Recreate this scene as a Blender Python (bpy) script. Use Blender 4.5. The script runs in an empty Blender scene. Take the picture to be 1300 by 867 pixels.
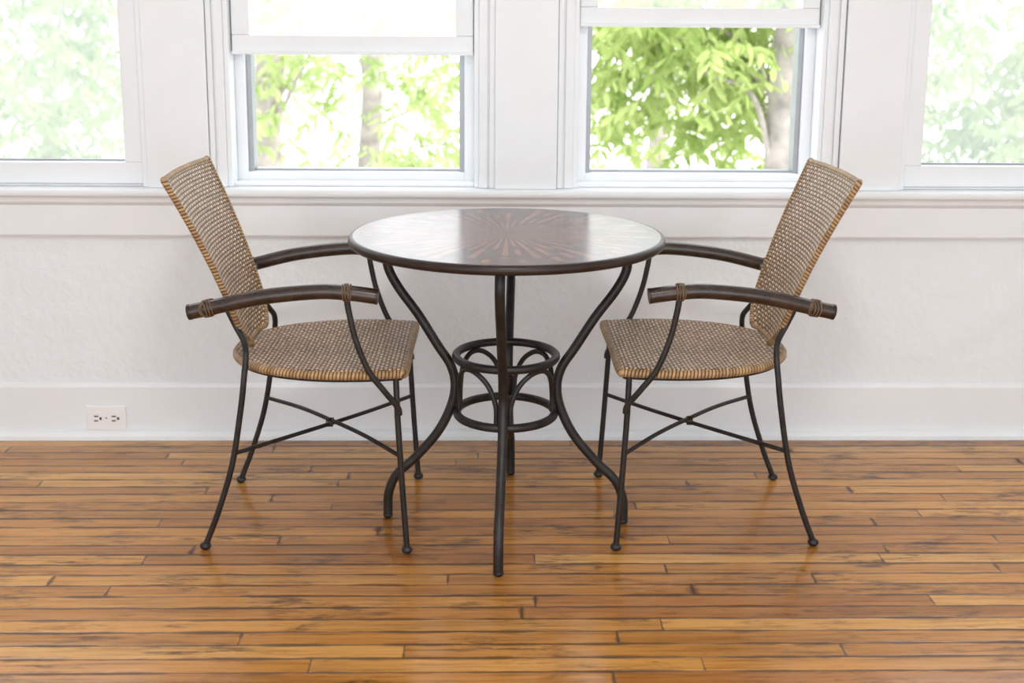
import bpy, math, random
import numpy as np
from mathutils import Vector, Matrix
random.seed(7); rng=np.random.default_rng(5)
scn=bpy.context.scene
scn.view_settings.view_transform='Standard'
scn.view_settings.look='None'
COL=bpy.context.collection

# ------------------------------------------------------------------ helpers
def new_obj(name,verts,faces,mat=None,parent=None,smooth=False,loc=None):
    me=bpy.data.meshes.new(name); me.from_pydata([tuple(v) for v in verts],[],[tuple(f) for f in faces]); me.update()
    if smooth: me.polygons.foreach_set('use_smooth',[True]*len(me.polygons))
    o=bpy.data.objects.new(name,me); COL.objects.link(o)
    if mat: me.materials.append(mat)
    if parent: o.parent=parent
    if loc: o.location=loc
    return o
def empty(name,loc=(0,0,0)):
    e=bpy.data.objects.new(name,None); e.location=loc; e.empty_display_size=.1; COL.objects.link(e); return e
BF=[(0,3,2,1),(4,5,6,7),(0,1,5,4),(1,2,6,5),(2,3,7,6),(3,0,4,7)]
def boxes(name,lst,mat,parent=None,bevel=0.0,loc=None):
    V=[];F=[]
    for x0,x1,y0,y1,z0,z1 in lst:
        b=len(V)
        V+=[(x0,y0,z0),(x1,y0,z0),(x1,y1,z0),(x0,y1,z0),(x0,y0,z1),(x1,y0,z1),(x1,y1,z1),(x0,y1,z1)]
        F+=[tuple(b+i for i in f) for f in BF]
    o=new_obj(name,V,F,mat,parent,loc=loc)
    if bevel:
        m=o.modifiers.new('b','BEVEL'); m.width=bevel; m.segments=2; m.limit_method='ANGLE'
    return o
def extrude_x(name,prof,x0,x1,mat,parent=None,smooth=False):
    n=len(prof); V=[(x0,y,z) for y,z in prof]+[(x1,y,z) for y,z in prof]
    F=[(i,(i+1)%n,n+(i+1)%n,n+i) for i in range(n)]+[tuple(range(n))[::-1],tuple(range(n,2*n))]
    o=new_obj(name,V,F,mat,parent); return o
def catmull(pts,sub=8,closed=False):
    P=[Vector(p) for p in pts]; n=len(P); out=[]
    rngk=range(n) if closed else range(n-1)
    for i in rngk:
        if closed: p0,p1,p2,p3=P[(i-1)%n],P[i],P[(i+1)%n],P[(i+2)%n]
        else:
            p1,p2=P[i],P[i+1]; p0=P[i-1] if i>0 else p1*2-p2; p3=P[i+2] if i+2<n else p2*2-p1
        for k in range(sub):
            t=k/sub
            out.append(.5*((2*p1)+(-p0+p2)*t+(2*p0-5*p1+4*p2-p3)*t*t+(-p0+3*p1-3*p2+p3)*t**3))
    if not closed: out.append(P[-1].copy())
    return out
def tube_geo(path,r,seg=12,closed=False,V=None,F=None,rb=None):
    if V is None: V=[];F=[]
    P=[Vector(p) for p in path]; n=len(P); b=len(V)
    T=[]
    for i in range(n):
        if closed: t=P[(i+1)%n]-P[(i-1)%n]
        else: t=P[min(i+1,n-1)]-P[max(i-1,0)]
        T.append(t.normalized())
    up=Vector((0,0,1)) if abs(T[0].z)<.9 else Vector((1,0,0))
    u=(up-T[0]*up.dot(T[0])).normalized()
    for i in range(n):
        u=(u-T[i]*u.dot(T[i])).normalized(); w=T[i].cross(u)
        ri=r(i/(n-1)) if callable(r) else r
        r2=ri if rb is None else rb
        for k in range(seg):
            a=2*math.pi*k/seg
            V.append(tuple(P[i]+u*(ri*math.cos(a))+w*(r2*math.sin(a))))
    m=n if closed else n-1
    for i in range(m):
        for k in range(seg):
            a=b+i*seg+k; c=b+i*seg+(k+1)%seg
            d=b+((i+1)%n)*seg+k; e=b+((i+1)%n)*seg+(k+1)%seg
            F.append((a,c,e,d))
    if not closed:
        F.append(tuple(b+k for k in range(seg))[::-1]); F.append(tuple(b+(n-1)*seg+k for k in range(seg)))
    return V,F
def tube(name,pts,r,mat,parent=None,seg=12,closed=False,sub=8,rb=None,uv=False):
    path=catmull(pts,sub,closed) if sub>1 else pts
    V,F=tube_geo(path,r,seg,closed,rb=rb)
    o=new_obj(name,V,F,mat,parent,smooth=True)
    if uv:
        P=[Vector(p) for p in path]; L=[0]
        for a,b in zip(P,P[1:]+P[:1]): L.append(L[-1]+(b-a).length)
        ul=o.data.uv_layers.new(name='UVMap')
        for pf in o.data.polygons:
            vi=[o.data.loops[l].vertex_index for l in pf.loop_indices]
            wrapr=max(v//seg for v in vi)-min(v//seg for v in vi)>1
            wk=max(v%seg for v in vi)-min(v%seg for v in vi)>1
            for l,v in zip(pf.loop_indices,vi):
                i=v//seg; k=v%seg
                if wrapr and i==0: i=len(P)
                if wk and k==0: k=seg
                ul.data[l].uv=(L[i],k/seg)
    try:
        o.data.set_sharp_from_angle(angle=math.radians(50))
    except Exception: pass
    return o
def ball_geo(c,r,V,F,sx=1,sz=1,nu=12,nv=8):
    b=len(V)
    for j in range(nv+1):
        ph=math.pi*j/nv
        for i in range(nu):
            a=2*math.pi*i/nu
            V.append((c[0]+r*math.sin(ph)*math.cos(a),c[1]+r*math.sin(ph)*math.sin(a),c[2]+r*sz*math.cos(ph)))
    for j in range(nv):
        for i in range(nu):
            F.append((b+j*nu+i,b+(j+1)*nu+i,b+(j+1)*nu+(i+1)%nu,b+j*nu+(i+1)%nu))

# ------------------------------------------------------------------ materials
class NT:
    def __init__(s,name):
        s.m=bpy.data.materials.new(name); s.m.use_nodes=True; s.t=s.m.node_tree; s.b=s.t.nodes['Principled BSDF']
    def n(s,typ,**kw):
        nd=s.t.nodes.new(typ)
        for k,v in kw.items(): setattr(nd,k,v)
        return nd
    def l(s,a,b): s.t.links.new(a,b)
    def math(s,op,a,b=None,c=None):
        nd=s.n('ShaderNodeMath',operation=op)
        for i,x in enumerate((a,b,c)):
            if x is None: continue
            if isinstance(x,(int,float)): nd.inputs[i].default_value=x
            else: s.l(x,nd.inputs[i])
        return nd.outputs[0]
    def noise(s,vec,scale,detail=3,rough=.5):
        nd=s.n('ShaderNodeTexNoise'); nd.inputs['Scale'].default_value=scale; nd.inputs['Detail'].default_value=detail; nd.inputs['Roughness'].default_value=rough
        s.l(vec,nd.inputs['Vector']); return nd.outputs['Fac']
    def mapping(s,vec,scale=(1,1,1)):
        nd=s.n('ShaderNodeMapping'); nd.inputs['Scale'].default_value=scale; s.l(vec,nd.inputs['Vector']); return nd.outputs[0]
    def ramp(s,fac,stops):
        nd=s.n('ShaderNodeValToRGB'); cr=nd.color_ramp
        while len(cr.elements)<len(stops): cr.elements.new(.5)
        for e,(p,c) in zip(cr.elements,stops):
            e.position=p; e.color=(*c,1) if len(c)==3 else c
        s.l(fac,nd.inputs[0]); return nd.outputs[0]
    def mix(s,fac,a,b,mode='MIX'):
        nd=s.n('ShaderNodeMix',data_type='RGBA',blend_type=mode)
        for sock,x in ((nd.inputs[0],fac),(nd.inputs[6],a),(nd.inputs[7],b)):
            if isinstance(x,(int,float)): sock.default_value=x
            elif isinstance(x,tuple): sock.default_value=(*x,1)
            else: s.l(x,sock)
        return nd.outputs[2]
    def bump(s,h,strength=.3,dist=.01):
        nd=s.n('ShaderNodeBump'); nd.inputs['Strength'].default_value=strength; nd.inputs['Distance'].default_value=dist
        s.l(h,nd.inputs['Height']); s.l(nd.outputs[0],s.b.inputs['Normal'])
    def coord(s,k='Object'): return s.n('ShaderNodeTexCoord').outputs[k]
def simple(name,col,rough=.5,metal=0,nscale=0,nvar=.15,bump=0,spec=.5):
    t=NT(name); t.b.inputs['Roughness'].default_value=rough; t.b.inputs['Metallic'].default_value=metal
    t.b.inputs['Specular IOR Level'].default_value=spec
    c=t.coord()
    if nscale:
        f=t.noise(c,nscale,4)
        lo=tuple(x*(1-nvar) for x in col); hi=tuple(min(1,x*(1+nvar)) for x in col)
        t.l(t.ramp(f,[(.3,lo),(.7,hi)]),t.b.inputs['Base Color'])
        if bump: t.bump(f,bump,.004)
    else: t.b.inputs['Base Color'].default_value=(*col,1)
    return t.m
def mat_plaster():
    t=NT('plaster_white'); c=t.coord()
    f=t.noise(c,9,5,.55); g=t.noise(c,1.4,2)
    t.l(t.ramp(g,[(.3,(.825,.87,.90)),(.7,(.85,.895,.925))]),t.b.inputs['Base Color'])
    t.b.inputs['Roughness'].default_value=.5
    t.bump(f,.5,.024); return t.m
def mat_floor():
    t=NT('hardwood_floor'); c=t.coord()
    sp=t.n('ShaderNodeSeparateXYZ'); t.l(c,sp.inputs[0]); X,Y=sp.outputs[0],sp.outputs[1]
    W=.0505; LN=1.2
    rowf=t.math('DIVIDE',Y,W); row=t.math('FLOOR',rowf); fy=t.math('FRACT',rowf)
    wn=t.n('ShaderNodeTexWhiteNoise',noise_dimensions='1D'); t.l(row,wn.inputs['W'])
    off=t.math('MULTIPLY',wn.outputs['Value'],7.3)
    xf=t.math('ADD',t.math('DIVIDE',X,LN),off)
    xf=t.math('ADD',xf,t.math('MULTIPLY',t.math('SINE',t.math('ADD',t.math('MULTIPLY',xf,2.1),row)),.28))
    idx=t.math('FLOOR',xf); fx=t.math('FRACT',xf)
    cb=t.n('ShaderNodeCombineXYZ'); t.l(row,cb.inputs[0]); t.l(idx,cb.inputs[1])
    w2=t.n('ShaderNodeTexWhiteNoise',noise_dimensions='3D'); t.l(cb.outputs[0],w2.inputs['Vector'])
    pv=w2.outputs['Value']
    base=t.ramp(pv,[(0,(.40,.168,.040)),(.3,(.49,.222,.052)),(.7,(.58,.282,.070)),(1,(.66,.36,.108))])
    add=t.n('ShaderNodeVectorMath',operation='ADD'); t.l(c,add.inputs[0])
    sc=t.n('ShaderNodeVectorMath',operation='SCALE'); t.l(w2.outputs['Color'],sc.inputs[0]); sc.inputs['Scale'].default_value=9
    t.l(sc.outputs[0],add.inputs[1]); gv=add.outputs[0]
    g1=t.noise(t.mapping(gv,(4.5,110,1)),1.0,6,.68)
    g2=t.noise(t.mapping(gv,(1.2,16,1)),1.0,3,.5)
    col=t.mix(.85,base,t.ramp(g1,[(.30,(.46,.40,.34)),(.48,(.98,.97,.95)),(.72,(1.22,1.22,1.17))]),'MULTIPLY')
    col=t.mix(.52,col,t.ramp(g2,[(.3,(.60,.54,.48)),(.55,(1.08,1.05,1.0))]),'MULTIPLY')
    s1=t.noise(t.mapping(c,(3.2,8.0,1)),1.0,5,.65); s2=t.noise(t.mapping(gv,(10,60,1)),1.0,5,.72)
    st=t.math('MULTIPLY',t.ramp(s1,[(.49,(0,0,0)),(.62,(1,1,1))]),t.ramp(s2,[(.47,(0,0,0)),(.59,(1,1,1))]))
    col=t.mix(t.math('MULTIPLY',st,.82),col,(.075,.032,.014))
    lg=t.noise(c,1.1,3)
    col=t.mix(.5,col,t.ramp(lg,[(.36,(.70,.63,.56)),(.62,(1.08,1.08,1.08))]),'MULTIPLY')
    ey=t.math('MINIMUM',fy,t.math('SUBTRACT',1.0,fy))
    ex=t.math('MULTIPLY',t.math('MINIMUM',fx,t.math('SUBTRACT',1.0,fx)),LN/W)
    e=t.math('MINIMUM',ey,ex)
    gn=t.noise(t.mapping(c,(6,30,1)),1.0,3,.6)
    wid=t.math('ADD',t.math('MULTIPLY',t.math('MAXIMUM',t.math('SUBTRACT',gn,.42),0.0),.30),.020)
    gap=t.math('LESS_THAN',e,wid)
    soft=t.math('SUBTRACT',1.0,t.math('MINIMUM',t.math('DIVIDE',e,t.math('MULTIPLY',wid,2.4)),1.0))
    col=t.mix(t.math('MULTIPLY',soft,.95),col,(.028,.012,.007))
    t.l(col,t.b.inputs['Base Color'])
    rn=t.noise(t.mapping(c,(3,10,1)),1.5,4,.6)
    t.l(t.math('ADD',t.math('MULTIPLY',rn,.27),t.math('ADD',.055,t.math('MULTIPLY',gap,.3))),t.b.inputs['Roughness'])
    t.b.inputs['Specular IOR Level'].default_value=.58
    h=t.math('ADD',t.math('SUBTRACT',t.math('MULTIPLY',g1,.12),t.math('MULTIPLY',soft,.6)),t.math('MULTIPLY',pv,.5))
    t.bump(h,.35,.003)
    return t.m
def mat_weave():
    t=NT('woven_rattan'); uv=t.coord('UV')
    sp=t.n('ShaderNodeSeparateXYZ'); t.l(uv,sp.inputs[0])
    U=t.math('DIVIDE',sp.outputs[0],.0125); V=t.math('DIVIDE',sp.outputs[1],.0100)
    fu,fv=t.math('FRACT',U),t.math('FRACT',V); iu,iv=t.math('FLOOR',U),t.math('FLOOR',V)
    par=t.math('MODULO',t.math('ABSOLUTE',t.math('ADD',iu,iv)),2.0)
    def s(x): return t.math('SINE',t.math('MULTIPLY',x,math.pi))
    su,sv=s(fu),s(fv)
    hA=t.math('MULTIPLY',t.math('POWER',sv,.6),t.math('POWER',su,.35))
    hB=t.math('MULTIPLY',t.math('MULTIPLY',t.math('POWER',su,.6),t.math('POWER',sv,.35)),.62)
    h=t.math('ADD',t.math('MULTIPLY',hA,t.math('SUBTRACT',1.0,par)),t.math('MULTIPLY',hB,par))
    cb=t.n('ShaderNodeCombineXYZ'); t.l(iu,cb.inputs[0]); t.l(iv,cb.inputs[1])
    wn=t.n('ShaderNodeTexWhiteNoise',noise_dimensions='3D'); t.l(cb.outputs[0],wn.inputs['Vector'])
    col=t.ramp(h,[(.12,(.05,.027,.015)),(.42,(.28,.165,.092)),(.62,(.55,.38,.245)),(.9,(.76,.60,.43))])
    col=t.mix(.75,col,t.ramp(wn.outputs['Value'],[(0,(.58,.50,.42)),(.5,(.95,.93,.89)),(1,(1.15,1.15,1.13))]),'MULTIPLY')
    t.l(col,t.b.inputs['Base Color']); t.b.inputs['Roughness'].default_value=.33
    t.bump(h,.95,.005); return t.m
def mat_wrap():
    t=NT('rattan_wrap'); uv=t.coord('UV'); sp=t.n('ShaderNodeSeparateXYZ'); t.l(uv,sp.inputs[0])
    s=t.math('ADD',t.math('DIVIDE',sp.outputs[0],.0085),t.math('MULTIPLY',sp.outputs[1],1.0))
    fr=t.math('FRACT',s); h=t.math('POWER',t.math('SINE',t.math('MULTIPLY',fr,math.pi)),.5)
    wn=t.n('ShaderNodeTexWhiteNoise',noise_dimensions='1D'); t.l(t.math('FLOOR',s),wn.inputs['W'])
    c=t.ramp(h,[(.25,(.07,.035,.014)),(.7,(.37,.22,.10)),(1,(.52,.34,.17))])
    c=t.mix(.7,c,t.ramp(wn.outputs['Value'],[(0,(.55,.46,.38)),(1,(1.1,1.1,1.1))]),'MULTIPLY')
    t.l(c,t.b.inputs['Base Color'])
    t.b.inputs['Roughness'].default_value=.42; t.bump(h,.8,.003); return t.m
def mat_tabletop():
    t=NT('inlaid_sunburst_wood'); c=t.coord(); sp=t.n('ShaderNodeSeparateXYZ'); t.l(c,sp.inputs[0])
    X,Y=sp.outputs[0],sp.outputs[1]; N=104
    ang=t.math('ARCTAN2',Y,X); r=t.math('SQRT',t.math('ADD',t.math('MULTIPLY',X,X),t.math('MULTIPLY',Y,Y)))
    a=t.math('MULTIPLY',t.math('ADD',ang,math.pi),N/(2*math.pi)); ia=t.math('FLOOR',a); fa=t.math('FRACT',a)
    wn=t.n('ShaderNodeTexWhiteNoise',noise_dimensions='1D'); t.l(ia,wn.inputs['W'])
    rr=t.math('ADD',t.math('DIVIDE',r,.055),wn.outputs['Value']); ir=t.math('FLOOR',rr)
    cb=t.n('ShaderNodeCombineXYZ'); t.l(ia,cb.inputs[0]); t.l(ir,cb.inputs[1])
    w2=t.n('ShaderNodeTexWhiteNoise',noise_dimensions='3D'); t.l(cb.outputs[0],w2.inputs['Vector'])
    par=t.math('MODULO',ia,2.0)
    light=t.math('MULTIPLY',par,t.math('LESS_THAN',w2.outputs['Value'],t.math('SUBTRACT',1.15,t.math('MULTIPLY',r,2.1))))
    light=t.math('MULTIPLY',light,t.math('LESS_THAN',r,.350))
    lc=t.ramp(w2.outputs['Value'],[(0,(.25,.092,.042)),(1,(.155,.058,.030))])
    dk=t.ramp(t.noise(t.mapping(c,(8,60,1)),1,4),[(.3,(.040,.017,.011)),(.7,(.080,.034,.021))])
    col=t.mix(light,dk,lc)
    ea=t.math('MULTIPLY',t.math('MINIMUM',fa,t.math('SUBTRACT',1.0,fa)),t.math('MULTIPLY',r,2*math.pi/N))
    line=t.math('LESS_THAN',ea,.0004)
    col=t.mix(t.math('MULTIPLY',line,.6),col,(.02,.01,.006))
    t.l(col,t.b.inputs['Base Color'])
    rn=t.noise(c,14,3); t.l(t.math('ADD',t.math('MULTIPLY',rn,.08),.18),t.b.inputs['Roughness'])
    t.b.inputs['Specular IOR Level'].default_value=.5
    t.b.inputs['Coat Weight'].default_value=.12; t.b.inputs['Coat Roughness'].default_value=.25
    return t.m
def mat_leaf(name,c0,c1):
    t=NT(name); out=t.t.nodes['Material Output']; c=t.coord()
    f=t.noise(c,2.2,4,.65); col=t.ramp(f,[(.32,c0),(.62,c1)])
    d=t.n('ShaderNodeBsdfDiffuse'); tr=t.n('ShaderNodeBsdfTranslucent'); mx=t.n('ShaderNodeMixShader'); mx.inputs[0].default_value=.5
    t.l(col,d.inputs[0]); t.l(col,tr.inputs[0]); t.l(d.outputs[0],mx.inputs[1]); t.l(tr.outputs[0],mx.inputs[2]); t.l(mx.outputs[0],out.inputs[0])
    return t.m
def mat_glass(name,haze):
    t=NT(name); out=t.t.nodes['Material Output']
    tr=t.n('ShaderNodeBsdfTransparent'); gl=t.n('ShaderNodeBsdfGlossy'); gl.inputs['Roughness'].default_value=.02
    tl=t.n('ShaderNodeBsdfTranslucent'); tl.inputs[0].default_value=(.95,.98,1,1)
    m1=t.n('ShaderNodeMixShader'); m1.inputs[0].default_value=.04; m2=t.n('ShaderNodeMixShader'); m2.inputs[0].default_value=haze
    t.l(tr.outputs[0],m1.inputs[1]); t.l(gl.outputs[0],m1.inputs[2]); t.l(m1.outputs[0],m2.inputs[1]); t.l(tl.outputs[0],m2.inputs[2]); t.l(m2.outputs[0],out.inputs[0])
    return t.m
M_plaster=mat_plaster()
M_trim=simple('white_trim_paint',(.845,.88,.905),.32,0,6,.02,.05)
M_floor=mat_floor(); M_weave=mat_weave(); M_wrap=mat_wrap(); M_top=mat_tabletop()
M_iron=simple('dark_bronze_iron',(.024,.021,.020),.42,.3,40,.35,.1)
M_arm=simple('dark_stained_rattan_pole',(.036,.020,.014),.26,0,25,.4,.08,.6)
M_edge=simple('dark_table_edge',(.028,.016,.012),.36,0,20,.3,.05,.35)
M_lace=simple('tan_leather_lacing',(.15,.09,.05),.6,0,80,.3,.2)
M_plastic=simple('outlet_plastic',(.90,.90,.89),.3)
M_slot=simple('outlet_slot_dark',(.05,.045,.04),.5)
M_track=simple('aluminium_window_track',(.33,.35,.37),.4,.5,10,.1)
M_haze=mat_glass('hazy_window_glass',.11)
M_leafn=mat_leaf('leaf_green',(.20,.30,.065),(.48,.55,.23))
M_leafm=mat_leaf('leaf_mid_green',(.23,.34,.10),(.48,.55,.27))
M_leafh=mat_leaf('leaf_deep_green',(.14,.225,.08),(.35,.42,.20))  # darker leaf green for the trees behind the fixed windows
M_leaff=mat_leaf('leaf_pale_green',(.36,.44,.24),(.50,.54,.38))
M_bark=simple('tree_bark',(.30,.27,.24),.9,0,9,.3,.6)

# ------------------------------------------------------------------ room
XL,XR,YB,YW,ZC=-2.7,2.9,-2.6,3.36,2.6
boxes('floor',[(XL,XR,YB,YW+.12,-.06,0)],M_floor)
boxes('ceiling',[(XL,XR,YB,YW+.2,ZC,ZC+.08)],M_plaster)
boxes('wall_left',[(XL-.1,XL,YB,YW+.2,-.06,ZC)],M_plaster)
boxes('wall_right',[(XR,XR+.1,YB,YW+.2,-.06,ZC)],M_plaster)
PC=[-1.90,-.895,.110,1.118,2.123]; PW=.0885
wall=[(XL,XR,YW,YW+.16,0,.745),(XL,XR,YW-.015,YW+.16,2.12,ZC),(XL,PC[0]+PW,YW-.015,YW+.16,.745,2.12),(PC[4]-PW,XR,YW-.015,YW+.16,.745,2.12)]
for p in PC[1:4]: wall.append((p-PW,p+PW,YW-.015,YW+.16,.745,2.12))
boxes('wall_back',wall,M_plaster)
pb=[]
for p in PC:
    pb.append((p-PW-.002,p+PW+.002,YW-.022,YW-.0155,.768,2.12))
boxes('trim_1',pb,M_trim,bevel=.002)
extrude_x('baseboard_back',[(YW-.001,0),(YW-.009,0),(YW-.009,.160),(YW-.006,.170),(YW-.001,.174)],XL,XR,M_trim)
extrude_x('trim_2',[(YW-.0095,0),(YW-.030,0),(YW-.029,.012),(YW-.022,.024),(YW-.0095,.030)],XL,XR,M_trim)
n0=YW-.052
extrude_x('trim_3',[(YW-.016,.744),(n0+.006,.744),(n0+.001,.749),(n0,.756),(n0+.001,.763),(n0+.006,.768),(YW+.12,.768),(YW+.12,.7455),(YW-.016,.7455)],XL,XR,M_trim)
extrude_x('trim_4',[(YW-.001,.6255),(YW-.021,.6255),(YW-.023,.630),(YW-.023,.716),(YW-.027,.720),(YW-.033,.727),(YW-.036,.7435),(YW-.001,.7435)],XL,XR,M_trim)

def window(idx,cx,kind,rail=None):
    e=empty('window_%d'%idx,(cx,YW,.768)); G=.4145-.0025
    def bx(nm,l,m,bv=.002):
        return boxes(nm,[(x0,x1,y0,y1,z0-.768,z1-.768) for x0,x1,y0,y1,z0,z1 in l],m,e,bv)
    T=2.12
    if kind=='double':
        l=[]
        for s in (-1,1):
            for a,b,y in ((G,.396,-.010),(.396,.391,-.002),(.391,.366,-.007),(.366,.352,.004)):
                x0,x1=sorted((s*a,s*b)); l.append((x0,x1,y,.15,.7685,T))
        bx('casing',l,M_trim,.0015)
        l=[]
        for s in (-1,1):
            x0,x1=sorted((s*.352,s*.322)); l.append((x0,x1,.078,.15,.7685,T))
        l.append((-.322,.322,.078,.15,.7685,.803)); l.append((-.352,.352,.02,.078,.7685,.779))
        bx('jamb',l,M_trim,.0015)
        l=[]
        for s in (-1,1):
            x0,x1=sorted((s*.3215,s*.307)); l.append((x0,x1,.095,.15,.8035,T))
        l.append((-.307,.307,.11,.15,.8035,.809))
        bx('storm_track',l,M_track,0)
        S=.349; z0,z1=rail
        l=[(-S,S,.036,.072,z0,z1),(-S,-S+.052,.036,.072,z1,T-.005),(S-.052,S,.036,.072,z1,T-.005)]
        bx('raised_sash',l,M_trim,.003)
        bx('sash_lift_lip',[(-S,S,.026,.0358,z0+.001,z0+.010)],M_trim,.002)
        bx('sash_pane',[(-S+.052,S-.052,.053,.056,z1,T-.005)],M_haze,0)
    else:
        l=[]
        for s in (-1,1):
            x0,x1=sorted((s*G,s*.394)); l.append((x0,x1,-.008,.15,.7685,T))
        bx('casing',l,M_trim)
        S=.392
        l=[(-S,S,.010,.06,.7745,.838),(-S,-S+.053,.010,.06,.838,T),(S-.053,S,.010,.06,.838,T),(-S,S,.002,.075,.7685,.774)]
        bx('sash',l,M_trim,.003)
        l=[(-S+.0532,S-.0532,.040,.055,.8385,.8435)]
        bx('glazing_track',l,M_track,0)
        bx('sash_pane',[(-S+.053,S-.053,.046,.049,.8436,T)],M_haze,0)
    return e
window(1,-1.397,'fixed'); window(2,-.3925,'double',(1.150,1.206)); window(3,.614,'double',(1.236,1.292)); window(4,1.620,'fixed')

o=empty('wall_outlet',(-1.146,YW-.0095,.0665))
boxes('cover_plate',[(-.059,.059,-.007,-.0002,-.038,.038)],M_plastic,o,.003)
rc=[];sl=[]
for s in (-1,1):
    cx=s*.0195*1.35
    V=[];F=[];n=20
    for y in (-.0105,-.007):
        for k in range(n):
            a=2*math.pi*k/n; V.append((cx+max(-.0155,min(.0155,.0185*math.cos(a))),y,.0185*math.sin(a)))
    F=[tuple(range(n)),tuple(range(n,2*n))[::-1]]+[(k,k+n,(k+1)%n+n,(k+1)%n) for k in range(n)]
    new_obj('receptacle_%d'%(1 if s<0 else 2),V,F,M_plastic,o)
    sl+=[(cx-.009,cx+.004,-.0112,-.0106,.0045,.0085),(cx-.009,cx+.003,-.0112,-.0106,-.0095,-.0055),(cx+.007,cx+.0135,-.0112,-.0106,-.0045,.0035)]
sl.append((-.002,.002,-.0076,-.0071,-.002,.002))
boxes('slots',sl,M_slot,o)

# ------------------------------------------------------------------ table
TX,TY=.0465,2.765
tb=empty('round_bistro_table',(TX,TY,0)); 
prof=[(0,.745),(.372,.745),(.379,.7435),(.3825,.739),(.384,.733),(.382,.727),(.377,.723),(.368,.7215),(.36,.7205),(0,.7205)]
V=[];F=[];n=128
rings=prof[1:-1]
V.append((0,0,.745))
for r_,z_ in rings:
    for k in range(n): V.append((r_*math.cos(2*math.pi*k/n),r_*math.sin(2*math.pi*k/n),z_))
V.append((0,0,.7205)); last=len(V)-1
for k in range(n): F.append((0,1+k,1+(k+1)%n))
for j in range(len(rings)-1):
    for k in range(n):
        a=1+j*n+k;b=1+j*n+(k+1)%n; F.append((a,a+n,b+n,b))
j=len(rings)-1
for k in range(n): F.append((last,1+j*n+(k+1)%n,1+j*n+k))
top=new_obj('table_top',V,F,M_top,tb); top.data.materials.append(M_edge)
for i,p in enumerate(top.data.polygons):
    if i>=n: p.material_index=1; p.use_smooth=True
def pol(r,a,z): return (r*math.cos(a),r*math.sin(a),z)
lp=[(.270,.7195),(.288,.70),(.293,.66),(.268,.607),(.218,.537),(.170,.459),(.138,.408),(.127,.357),(.138,.300),(.171,.233),(.228,.164),(.276,.117),(.297,.068),(.300,.012)]
PH=-.066
for k in range(4):
    a=PH+k*math.pi/2
    tube('leg_%d'%(k+1),[pol(r,a,z) for r,z in lp],.0118,M_iron,tb,seg=14)
    V=[];F=[]; ball_geo(pol(.300,a,.008),.0128,V,F,sz=.62); new_obj('foot_%d'%(k+1),V,F,M_iron,tb,smooth=True)
def ring(nm,r,z,tr):
    tube(nm,[pol(r,2*math.pi*k/16,z) for k in range(16)],tr,M_iron,tb,closed=True,sub=5)
ring('upper_ring',.124,.436,.0105); ring('lower_ring',.122,.290,.0105); ring('top_ring',.272,.7115,.008)
for k in range(4):
    a0=PH+k*math.pi/2; pts=[]
    for t,z in ((.09,.300),(.10,.345),(.20,.390),(.35,.415),(.5,.422),(.65,.415),(.80,.390),(.90,.345),(.91,.300)):
        pts.append(pol(.117,a0+t*math.pi/2,z))
    tube('arch_%d'%(k+1),pts,.0065,M_iron,tb,seg=10)

# ------------------------------------------------------------------ chairs
def seat_halfw(x):
    tab=[(-.190,.0),(-.186,.045),(-.175,.085),(-.155,.122),(-.12,.162),(-.07,.196),(0,.222),(.08,.233),(.16,.230),(.236,.218)]
    for (a,wa),(b,wb) in zip(tab,tab[1:]):
        if a<=x<=b: return wa+(wb-wa)*(x-a)/(b-a)
    return tab[0][1] if x<tab[0][0] else tab[-1][1]
def seat_z(x,y): return .449-.010*max(0,(1-(y/.23)**2))*max(0,1-((x-.03)/.22)**2)
def back_hw(t): 
    w=.142+.064*t**1.15
    if t<.16: w-= .050*(1-t/.16)**2
    return w
def back_pt(s,t):
    z=.480+.412*t; w=back_hw(t)
    x=-.140-.160*t+.012*math.sin(math.pi*t)
    x-=.016*(1-s*s)*(1.3-.3*t)
    z-=.010*(1-s*s)*(1-t)**2
    return (x,w*s,z)
def wrap_turns(name,center,axis,r,turns,pitch,tr,mat,parent,tilt=0):
    A=Vector(axis).normalized(); up=Vector((0,0,1)); u=(up-A*up.dot(A)).normalized(); w=A.cross(u); pts=[]
    n=turns*14
    for i in range(n+1):
        a=2*math.pi*i/14; s=(i/14-turns/2)*pitch+tilt*math.sin(a)
        pts.append(Vector(center)+A*s+u*(r*math.cos(a))+w*(r*math.sin(a)))
    V,F=tube_geo(pts,tr,6); return new_obj(name,V,F,mat,parent,smooth=True)
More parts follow.
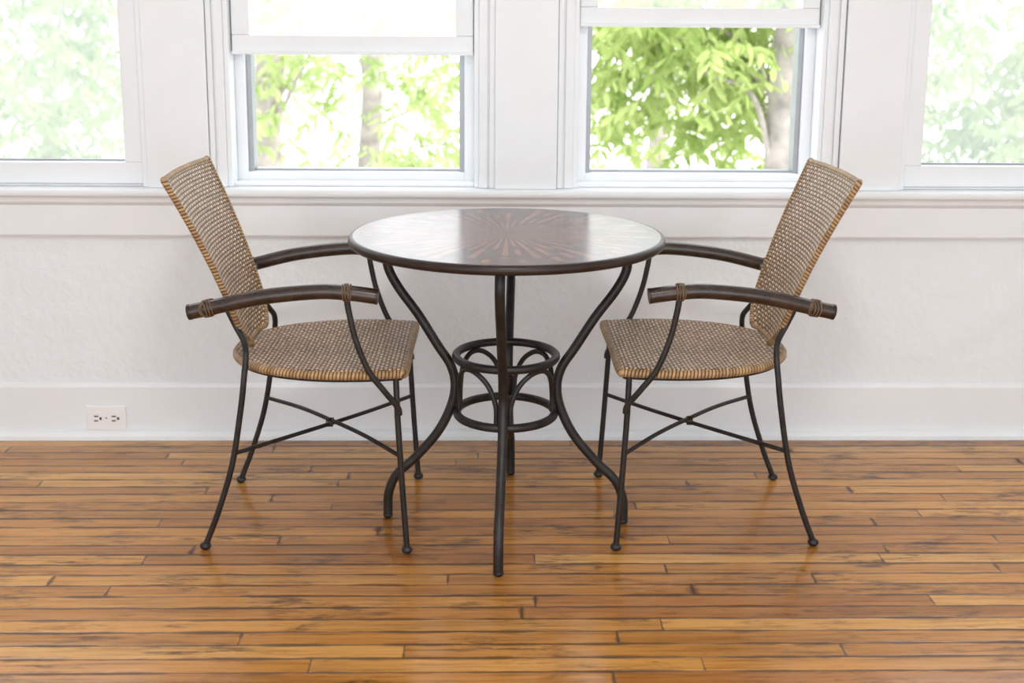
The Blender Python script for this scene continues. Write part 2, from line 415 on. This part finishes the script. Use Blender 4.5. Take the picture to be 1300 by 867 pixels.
def chair(name,loc,mirror,seed,rotz=0):
    e=empty(name,loc); sx=-1 if mirror else 1
    e.rotation_euler=(0,0,rotz)
    def m(p): return (sx*p[0],p[1],p[2])
    def T(nm,pts,r,mat,**k): return tube(nm,[m(p) for p in pts],r,mat,e,**k)
    nx,ny=48,36; V=[];F=[];UV=[]
    for i in range(nx+1):
        x=-.1895+.4245*(i/nx)**1.0
        w=seat_halfw(x)
        for j in range(ny+1):
            y=-w+2*w*j/ny; V.append(m((x,y,seat_z(x,y)))); UV.append((y+1,x+1))
    for i in range(nx):
        for j in range(ny):
            a=i*(ny+1)+j; q=(a,a+ny+1,a+ny+2,a+1); F.append(q if not mirror else q[::-1])
    so=new_obj('seat',V,F,M_weave,e,smooth=True); ul=so.data.uv_layers.new(name='UVMap')
    for lp_ in so.data.loops: ul.data[lp_.index].uv=UV[lp_.vertex_index]
    md=so.modifiers.new('s','SOLIDIFY'); md.thickness=.012; md.offset=0
    right=[(x,seat_halfw(x)) for x in (-.186,-.175,-.155,-.12,-.07,0,.08,.16,.225)]
    loop=[(-.190,0)]+right+[(.238,.208),(.238,.10),(.237,0),(.238,-.10),(.238,-.208)]+[(x,-y) for x,y in right[::-1]]
    T('seat_rim',[(x,y,.443) for x,y in loop],.0105,M_wrap,closed=True,sub=5,seg=10,uv=True)
    T('seat_frame',[(x*.965,y*.965,.430) for x,y in loop],.005,M_iron,closed=True,sub=4,seg=8)
    nt,ns=40,24; V=[];F=[];UV=[]
    for i in range(nt+1):
        for j in range(ns+1):
            t=i/nt; s=-1+2*j/ns; p=back_pt(s,t); V.append(m(p)); UV.append((p[1]+1,t*.45+1))
    for i in range(nt):
        for j in range(ns):
            a=i*(ns+1)+j; q=(a,a+1,a+ns+2,a+ns+1); F.append(q if not mirror else q[::-1])
    bo=new_obj('backrest',V,F,M_weave,e,smooth=True); ul=bo.data.uv_layers.new(name='UVMap')
    for lp_ in bo.data.loops: ul.data[lp_.index].uv=UV[lp_.vertex_index]
    md=bo.modifiers.new('s','SOLIDIFY'); md.thickness=.009; md.offset=0
    lo=[back_pt(1,t/12) for t in range(13)]+[back_pt(s/4,1) for s in (3.7,3,2,1,0,-1,-2,-3,-3.7)]+[back_pt(-1,1-t/12) for t in range(13)]+[back_pt(s/4,0) for s in (-3,-2,-1,0,1,2,3)]
    T('backrest_rim',lo,.0075,M_wrap,closed=True,sub=3,seg=10,uv=True)
    k=0
    for s in (-1,1):
        k+=1
        T('rear_leg_%d'%k,[(-.243,s*.203,.010),(-.208,s*.203,.10),(-.172,s*.203,.216),(-.148,s*.201,.35),(-.138,s*.197,.43),(-.135,s*.186,.475),(-.144,s*.160,.505),(-.165,s*.147,.54),(-.190,s*.152,.60)],.0072,M_iron)
        T('front_leg_%d'%k,[(.241,s*.226,.010),(.232,s*.224,.15),(.222,s*.222,.33),(.218,s*.214,.432)],.0072,M_iron)
        V=[];F=[]
        for c in ((-.243,s*.203,.010),(.241,s*.226,.010)): ball_geo(m(c),.0135,V,F,sz=.72)
        new_obj('feet_%d'%k,V,F,M_iron,e,smooth=True)
        T('arm_support_%d'%k,[(.112,s*.250,.628),(.116,s*.250,.60),(.130,s*.250,.535),(.158,s*.247,.46),(.195,s*.238,.405),(.222,s*.226,.365),(.226,s*.2235,.345)],.0072,M_iron)
        ap=[(-.250,s*.232,.594),(-.200,s*.234,.605),(-.084,s*.243,.632),(.041,s*.249,.6465),(.110,s*.251,.645),(.182,s*.252,.636)]
        T('armrest_%d'%k,ap,.0178,M_arm,seg=18,sub=8)
        for q,(p0,p1) in enumerate(((ap[0],ap[1]),(ap[-1],ap[-2]))):
            d=(Vector(m(p0))-Vector(m(p1))).normalized()
            tube('armrest_cap_%d_%d'%(k,q+1),[Vector(m(p0))-d*.004,Vector(m(p0))+d*.0015],.0184,M_edge,e,seg=18,sub=1)
        wrap_turns('lacing_front_%d'%k,m((.112,s*.251,.645)),m((1,0,0)),.0192,3,.006,.0018,M_lace,e)
        wrap_turns('lacing_front_cross_%d'%k,m((.112,s*.251,.645)),m((1,0,0)),.0200,2,.004,.0017,M_lace,e,tilt=.010)
        wrap_turns('lacing_rear_%d'%k,m((-.205,s*.2335,.604)),m((1,0,.2)),.0192,3,.007,.0018,M_lace,e,tilt=.006)
        wrap_turns('lacing_rear_cross_%d'%k,m((-.205,s*.2335,.604)),m((1,0,.2)),.0200,2,.004,.0017,M_lace,e,tilt=-.014)
        p=back_pt(s,.30); tube('back_bracket_%d'%k,[m((p[0]-.004,p[1],p[2])),m((p[0]-.004,s*.20,.607)),m((-.195,s*.232,.606))],.006,M_iron,e,seg=8)
        a_=(-.165,s*.203,.243); b_=(.227,-s*.223,.243)
        z=.247+(.0045 if s>0 else -.0045)
        T('cross_stretcher_%d'%k,[a_,(-.06,s*.098,z+.001),(.033,s*.002,z+.001),(.13,-s*.107,z),b_],.0052,M_iron,seg=10)
    wrap_turns('stretcher_lacing',m((.032,0,.247)),(1,0,0),.0105,4,.004,.002,M_arm,e)
    return e
chair('woven_armchair',(-.431,2.808,0),False,1)
chair('woven_armchair',(.552,2.820,0),True,2)

# ------------------------------------------------------------------ exterior
def leaves(name,sprays,L,mat,nleaf=9,seed=1,droop=.8):
    rg=np.random.default_rng(seed); V=[];F=[]
    for (x,y,z) in sprays:
        az=rg.uniform(0,2*math.pi); d=Vector((math.cos(az),math.sin(az),rg.uniform(-.4,.3))).normalized()
        ln=L*rg.uniform(1.6,3.0); p=Vector((x,y,z))
        for i in range(nleaf):
            t=(i+1)/nleaf; q=p+d*(ln*t)+Vector((0,0,-droop*ln*t*t*.5))
            side=-1 if i%2 else 1
            sd=Vector((-d.y,d.x,0)).normalized()*side
            ld=(d*rg.uniform(.1,.7)+sd*rg.uniform(.3,.9)+Vector((0,0,-rg.uniform(.2,1.1)*droop*1.3))).normalized()
            l=L*rg.uniform(.7,1.25); wv=ld.cross(Vector(rg.normal(size=3))).normalized()*l*.15
            nn=ld.cross(wv).normalized()*l*.06
            b=len(V)
            V+=[tuple(q),tuple(q+ld*l*.35+wv),tuple(q+ld*l*.75+wv*.75),tuple(q+ld*l+nn*-1),tuple(q+ld*l*.75-wv*.75),tuple(q+ld*l*.35-wv),tuple(q+ld*l*.5+nn)]
            F+=[(b,b+1,b+6),(b+1,b+2,b+6),(b+2,b+3,b+6),(b+3,b+4,b+6),(b+4,b+5,b+6),(b+5,b,b+6)]
    return V,F
def px_x(px,y): return (px-650)/1467*y*1.03+.021*y
def tree(name,tx,ty,r0,lean,sprays,L,mat,seed,branches=6,zlo=-3.5,zhi=2.6,nleaf=9):
    e=empty(name,(tx,ty,zlo))
    trunk=[(lean*(z-zlo)/(zhi-zlo)+.05*math.sin(z*2+seed),.03*math.cos(z*3),z-zlo) for z in np.linspace(zlo,zhi,9)]
    tube('trunk',trunk,lambda t:r0*(1.15-.55*t),M_bark,e,seg=14)
    rg=np.random.default_rng(seed+50); V=[];F=[]
    for b in range(branches):
        i=rg.integers(0,len(sprays)); sp=sprays[i]; zz=max(zlo+1.5,min(zhi-.4,sp[2]-rg.uniform(.2,1.0)))
        t=(zz-zlo)/(zhi-zlo); s=Vector((lean*t,0,zz-zlo)); en=Vector((sp[0]-tx,sp[1]-ty,sp[2]-zlo))
        mid=(s+en)/2+Vector((0,0,.25))+Vector(rg.normal(size=3)*.12)
        tube_geo(catmull([s,s*.6+mid*.4,mid,en],6),lambda q:.024*(1.1-q)+.004,8,V=V,F=F)
    new_obj('branches',V,F,M_bark,e,smooth=True)
    V,F=leaves(name,[(a-tx,b-ty,c-zlo) for a,b,c in sprays],L,mat,nleaf,seed)
    new_obj('foliage',V,F,mat,e)
    return e
def hang(n,px0,px1,y,sy,z0,z1,k,seed,spread,ztop=1.75):
    rg=np.random.default_rng(seed); out=[]
    cs=[(px_x(rg.uniform(px0,px1),y),y+rg.uniform(-sy,sy),rg.uniform(z0,z1)) for _ in range(k)]
    while len(out)<n:
        c=cs[rg.integers(k)]; g=rg.normal(size=3)*spread; p=(c[0]+g[0],c[1]+g[1],c[2]+g[2]*.8)
        if p[2]<ztop+.1*rg.normal(): out.append(p)
    return out
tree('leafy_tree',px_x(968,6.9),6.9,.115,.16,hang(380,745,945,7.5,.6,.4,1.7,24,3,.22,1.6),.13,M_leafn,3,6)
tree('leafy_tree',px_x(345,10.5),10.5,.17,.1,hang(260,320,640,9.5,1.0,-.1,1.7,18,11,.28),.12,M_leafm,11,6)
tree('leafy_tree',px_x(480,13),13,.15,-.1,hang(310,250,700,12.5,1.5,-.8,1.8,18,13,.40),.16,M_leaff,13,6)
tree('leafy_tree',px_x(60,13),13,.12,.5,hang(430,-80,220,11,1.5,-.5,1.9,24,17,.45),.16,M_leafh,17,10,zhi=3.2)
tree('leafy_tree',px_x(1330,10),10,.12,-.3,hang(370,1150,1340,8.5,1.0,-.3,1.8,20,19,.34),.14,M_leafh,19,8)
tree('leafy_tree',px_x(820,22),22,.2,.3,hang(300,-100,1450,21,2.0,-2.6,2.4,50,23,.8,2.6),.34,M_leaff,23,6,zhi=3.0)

# ------------------------------------------------------------------ light
w=bpy.data.worlds.new('sky'); scn.world=w; w.use_nodes=True
bg=w.node_tree.nodes['Background']; bg.inputs[0].default_value=(.94,.965,1,1); bg.inputs[1].default_value=3.05
s=bpy.data.lights.new('sun','SUN'); s.energy=4.5; s.angle=math.radians(3); s.color=(1,.97,.9)
so=bpy.data.objects.new('sun',s); COL.objects.link(so); so.rotation_euler=Vector((-.6,.25,-.75)).to_track_quat('-Z','Y').to_euler()
so.location=(6,0,8)
cl=empty('added_ceiling_fill',(0.1,.6,ZC))  # unseen fill lamp and housing, added to brighten the floor from above
V=[];F=[];nn=32
for r_,z_ in ((.20,-.001),(.20,-.03),(.17,-.045)):
    for k in range(nn): V.append((r_*math.cos(2*math.pi*k/nn),r_*math.sin(2*math.pi*k/nn),z_))
for j in range(2):
    for k in range(nn): F.append((j*nn+k,j*nn+(k+1)%nn,(j+1)*nn+(k+1)%nn,(j+1)*nn+k))
F.append(tuple(range(2*nn,3*nn))[::-1]); F.append(tuple(range(nn)))
new_obj('added_fill_body',V,F,M_plastic,cl)
al=bpy.data.lights.new('added_fill_lamp','AREA'); al.shape='DISK'; al.size=.5; al.energy=32; al.color=(1,.96,.9)  # area light of the added fill
ao=bpy.data.objects.new('added_fill_lamp',al); COL.objects.link(ao); ao.parent=cl; ao.location=(0,0,-.06)

# ------------------------------------------------------------------ camera
f,th,c,ya,ro,H=1467.61687,.18213,292.38642,.02134,-.00724,1.26097
fw=Vector((math.sin(ya)*math.cos(th),math.cos(ya)*math.cos(th),-math.sin(th)))
r=Vector((math.cos(ya),-math.sin(ya),0)); d=fw.cross(r)
r2=r*math.cos(ro)+d*math.sin(ro); d2=-r*math.sin(ro)+d*math.cos(ro)
cam=bpy.data.cameras.new('camera'); co=bpy.data.objects.new('camera',cam); COL.objects.link(co)
Mx=Matrix((( r2.x,-d2.x,-fw.x,0),(r2.y,-d2.y,-fw.y,0),(r2.z,-d2.z,-fw.z,H),(0,0,0,1)))
co.matrix_world=Mx
cam.sensor_width=36; cam.lens=f*36/1300; cam.shift_y=-(433.5-c)/1300
cam.dof.use_dof=True; cam.dof.focus_distance=2.75; cam.dof.aperture_fstop=3.2
cam.clip_start=.05
scn.camera=co
